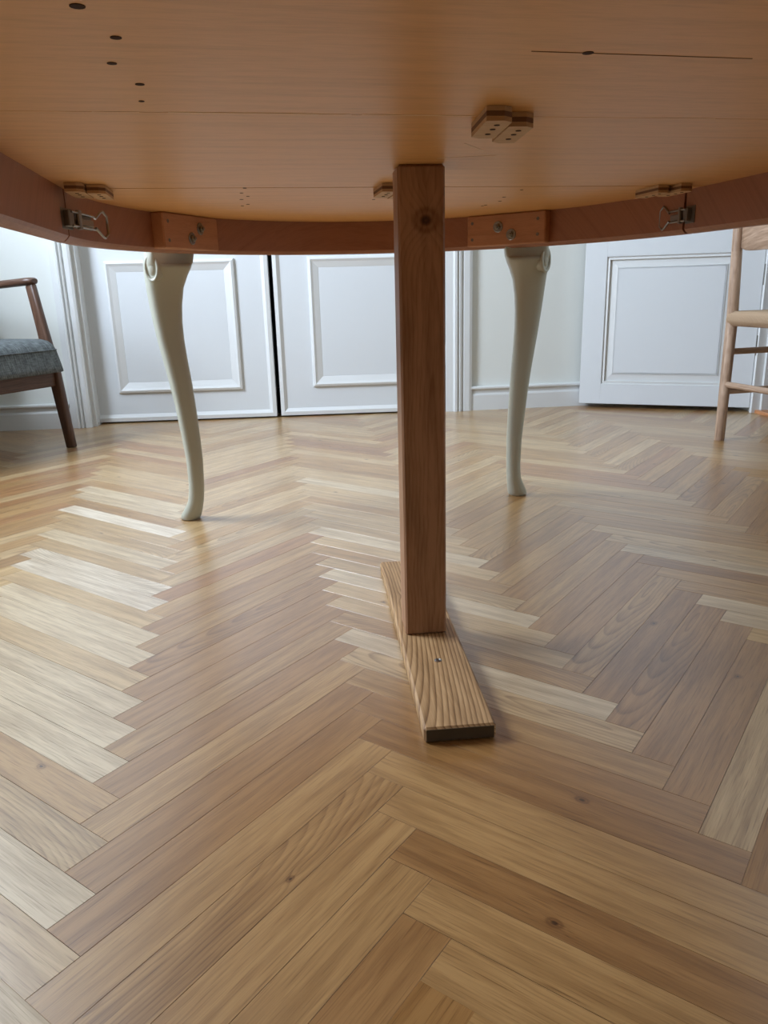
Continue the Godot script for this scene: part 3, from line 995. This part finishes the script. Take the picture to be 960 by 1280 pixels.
func cord_chair() -> void:
	# origin at the foot of the visible rear leg; local x runs along the back towards the camera, local z to the front of the seat
	var back := Vector3(0.25, 0, 0.968).normalized()
	var front := Vector3(0.968, 0, -0.25).normalized()
	var o := thing("dining_chair", "light oak dining chair with a woven cord seat at the right edge", "chair", Vector3(1.176, 0, -2.634))
	var sx := 1.0 if back.cross(Vector3.UP).dot(front) > 0 else -1.0
	o.transform.basis = Basis(back * sx, Vector3.UP, front)
	var W := 0.42 * sx
	var D := 0.38
	grain(1, Vector2(1.6, 8.0))
	for k in 2:
		var f := begin()
		var x := W * k
		bar(f, Vector3(x, 0, 0), Vector3(x, 0.42, 0.004), Vector2(0.0165, 0.0165), Vector2(0.0188, 0.0188), Vector3.RIGHT, 20, 2.0)
		bar(f, Vector3(x, 0.415, 0.004), Vector3(x, 0.80, -0.010), Vector2(0.0188, 0.0188), Vector2(0.015, 0.015), Vector3.RIGHT, 20, 2.0)
		part("leg", f, M.light_oak, o)
	for k in 2:
		var f := begin()
		var x := W * k
		bar(f, Vector3(x, 0, D), Vector3(x, 0.452, D), Vector2(0.0165, 0.0165), Vector2(0.0175, 0.0175), Vector3.RIGHT, 20, 2.0)
		part("leg", f, M.light_oak, o)
	grain(0, Vector2(1.6, 8.0))
	for q in [[0.195, 0.0, 0.0115], [0.24, D, 0.0115], [0.40, 0.0, 0.013], [0.40, D, 0.013]]:
		var st := begin()
		bar(st, Vector3(0, q[0], q[1]), Vector3(W, q[0], q[1]), Vector2(q[2], q[2]) * 0.9, Vector2(q[2], q[2]) * 0.9, Vector3.UP, 14, 2.0)
		part("stretcher", st, M.light_oak, o)
	grain(2, Vector2(1.6, 8.0))
	for x in [0.0, W]:
		for q in [[0.170, 0.0105], [0.304, 0.0105], [0.408, 0.013]]:
			var st := begin()
			bar(st, Vector3(x, q[0], 0), Vector3(x, q[0], D), Vector2(q[1], q[1]), Vector2(q[1], q[1]), Vector3.UP, 14, 2.0)
			part("stretcher", st, M.light_oak, o)
	# wide back slat, bowed backwards
	grain(0, Vector2(1.6, 6.0))
	var sl := begin()
	var rings := []
	for i in 15:
		var f := i / 14.0
		var bow := 0.030 * sin(PI * f)
		var cut := 0.010 * pow(absf(2.0 * f - 1.0), 8.0)
		var c := Vector3(lerpf(0.012 * sx, W - 0.012 * sx, f), 0, 0.004 - bow)
		rings.append([c + Vector3(0, 0.626 + cut, -0.006), c + Vector3(0, 0.624 + cut, 0.0), c + Vector3(0, 0.626 + cut, 0.006), c + Vector3(0, 0.772 - cut, 0.003), c + Vector3(0, 0.775 - cut, 0.0), c + Vector3(0, 0.772 - cut, -0.008)])
	skin(sl, rings)
	part("back_slat", sl, M.light_oak, o)
	# seat: a pad, then every cord over the rails to the diagonal it turns at
	var y := 0.436
	var pad := begin()
	grain(0, Vector2(2, 2))
	cbox(pad, Vector3(W * 0.5, y - 0.021, D * 0.5), Vector3(absf(W) + 0.02, 0.030, D + 0.02), 0.012)
	part("seat_pad", pad, M.cord, o)
	var cords := begin()
	var cx := W * 0.5
	var cz := D * 0.5
	for side in 4:
		var along := absf(W) if side < 2 else D
		var count := int(along / 0.0052)
		for i in count:
			var f := (i + 0.5) / count
			var reach := minf(f, 1.0 - f) * along       # how far in before it meets the diagonal
			reach = minf(reach, (D if side < 2 else absf(W)) * 0.5)
			var a := Vector3.ZERO
			var inn := Vector3.ZERO
			match side:
				0:
					a = Vector3(W * f, 0, -0.0)
					inn = Vector3(0, 0, 1)
				1:
					a = Vector3(W * f, 0, D)
					inn = Vector3(0, 0, -1)
				2:
					a = Vector3(0, 0, D * f)
					inn = Vector3(sx, 0, 0)
				3:
					a = Vector3(W, 0, D * f)
					inn = Vector3(-sx, 0, 0)
			var path := [a + inn * 0.02 + Vector3(0, y - 0.046, 0), a - inn * 0.008 + Vector3(0, y - 0.042, 0), a - inn * 0.019 + Vector3(0, y - 0.026, 0), a - inn * 0.014 + Vector3(0, y - 0.010, 0), a - inn * 0.001 + Vector3(0, y - 0.001, 0)]
			path.append(a + inn * maxf(0.012, reach * 0.5) + Vector3(0, y - 0.003, 0))
			path.append(a + inn * maxf(0.02, reach) + Vector3(0, y - 0.005, 0))
			tube(cords, path, 0.0025, 5)
	part("woven_cord", cords, M.cord, o).set_meta("kind", "stuff")

# ---------------------------------------------------------------- scene
const DAYLIGHT := 17.0

func _ready() -> void:
	var cam := Camera3D.new()
	cam.name = "camera"
	var pitch := 0.2863
	var roll := -0.0265
	var fw := Vector3(0, -sin(pitch), -cos(pitch))
	var up := Vector3(0, cos(pitch), -sin(pitch))
	var x := Vector3.RIGHT * cos(roll) + up * sin(roll)
	var y := up * cos(roll) - Vector3.RIGHT * sin(roll)
	cam.transform = Transform3D(Basis(x, y, -fw), Vector3(0, EYE_Y, 0))
	cam.fov = rad_to_deg(2.0 * atan(640.0 / 960.0))
	cam.near = 0.02
	cam.far = 60.0
	add_child(cam)
	cam.current = true
	var we := WorldEnvironment.new()
	we.name = "environment"
	var env := Environment.new()
	env.background_mode = Environment.BG_SKY
	var sm := ProceduralSkyMaterial.new()
	sm.sky_top_color = Color(0.72, 0.80, 0.90)
	sm.sky_horizon_color = Color(0.86, 0.89, 0.92)
	sm.ground_bottom_color = Color(0.35, 0.36, 0.36)
	sm.ground_horizon_color = Color(0.70, 0.72, 0.72)
	sm.sky_energy_multiplier = 0.6
	sm.sun_angle_max = 1.0
	var sky := Sky.new()
	sky.sky_material = sm
	env.sky = sky
	env.tonemap_mode = Environment.TONE_MAPPER_LINEAR
	env.tonemap_exposure = 0.88
	env.sdfgi_enabled = true
	env.ssao_enabled = true
	env.ssil_enabled = true
	we.environment = env
	add_child(we)
	materials()
	room()
	floor_of_room()
	doors()
	table()
	support()
	armchair()
	cord_chair()
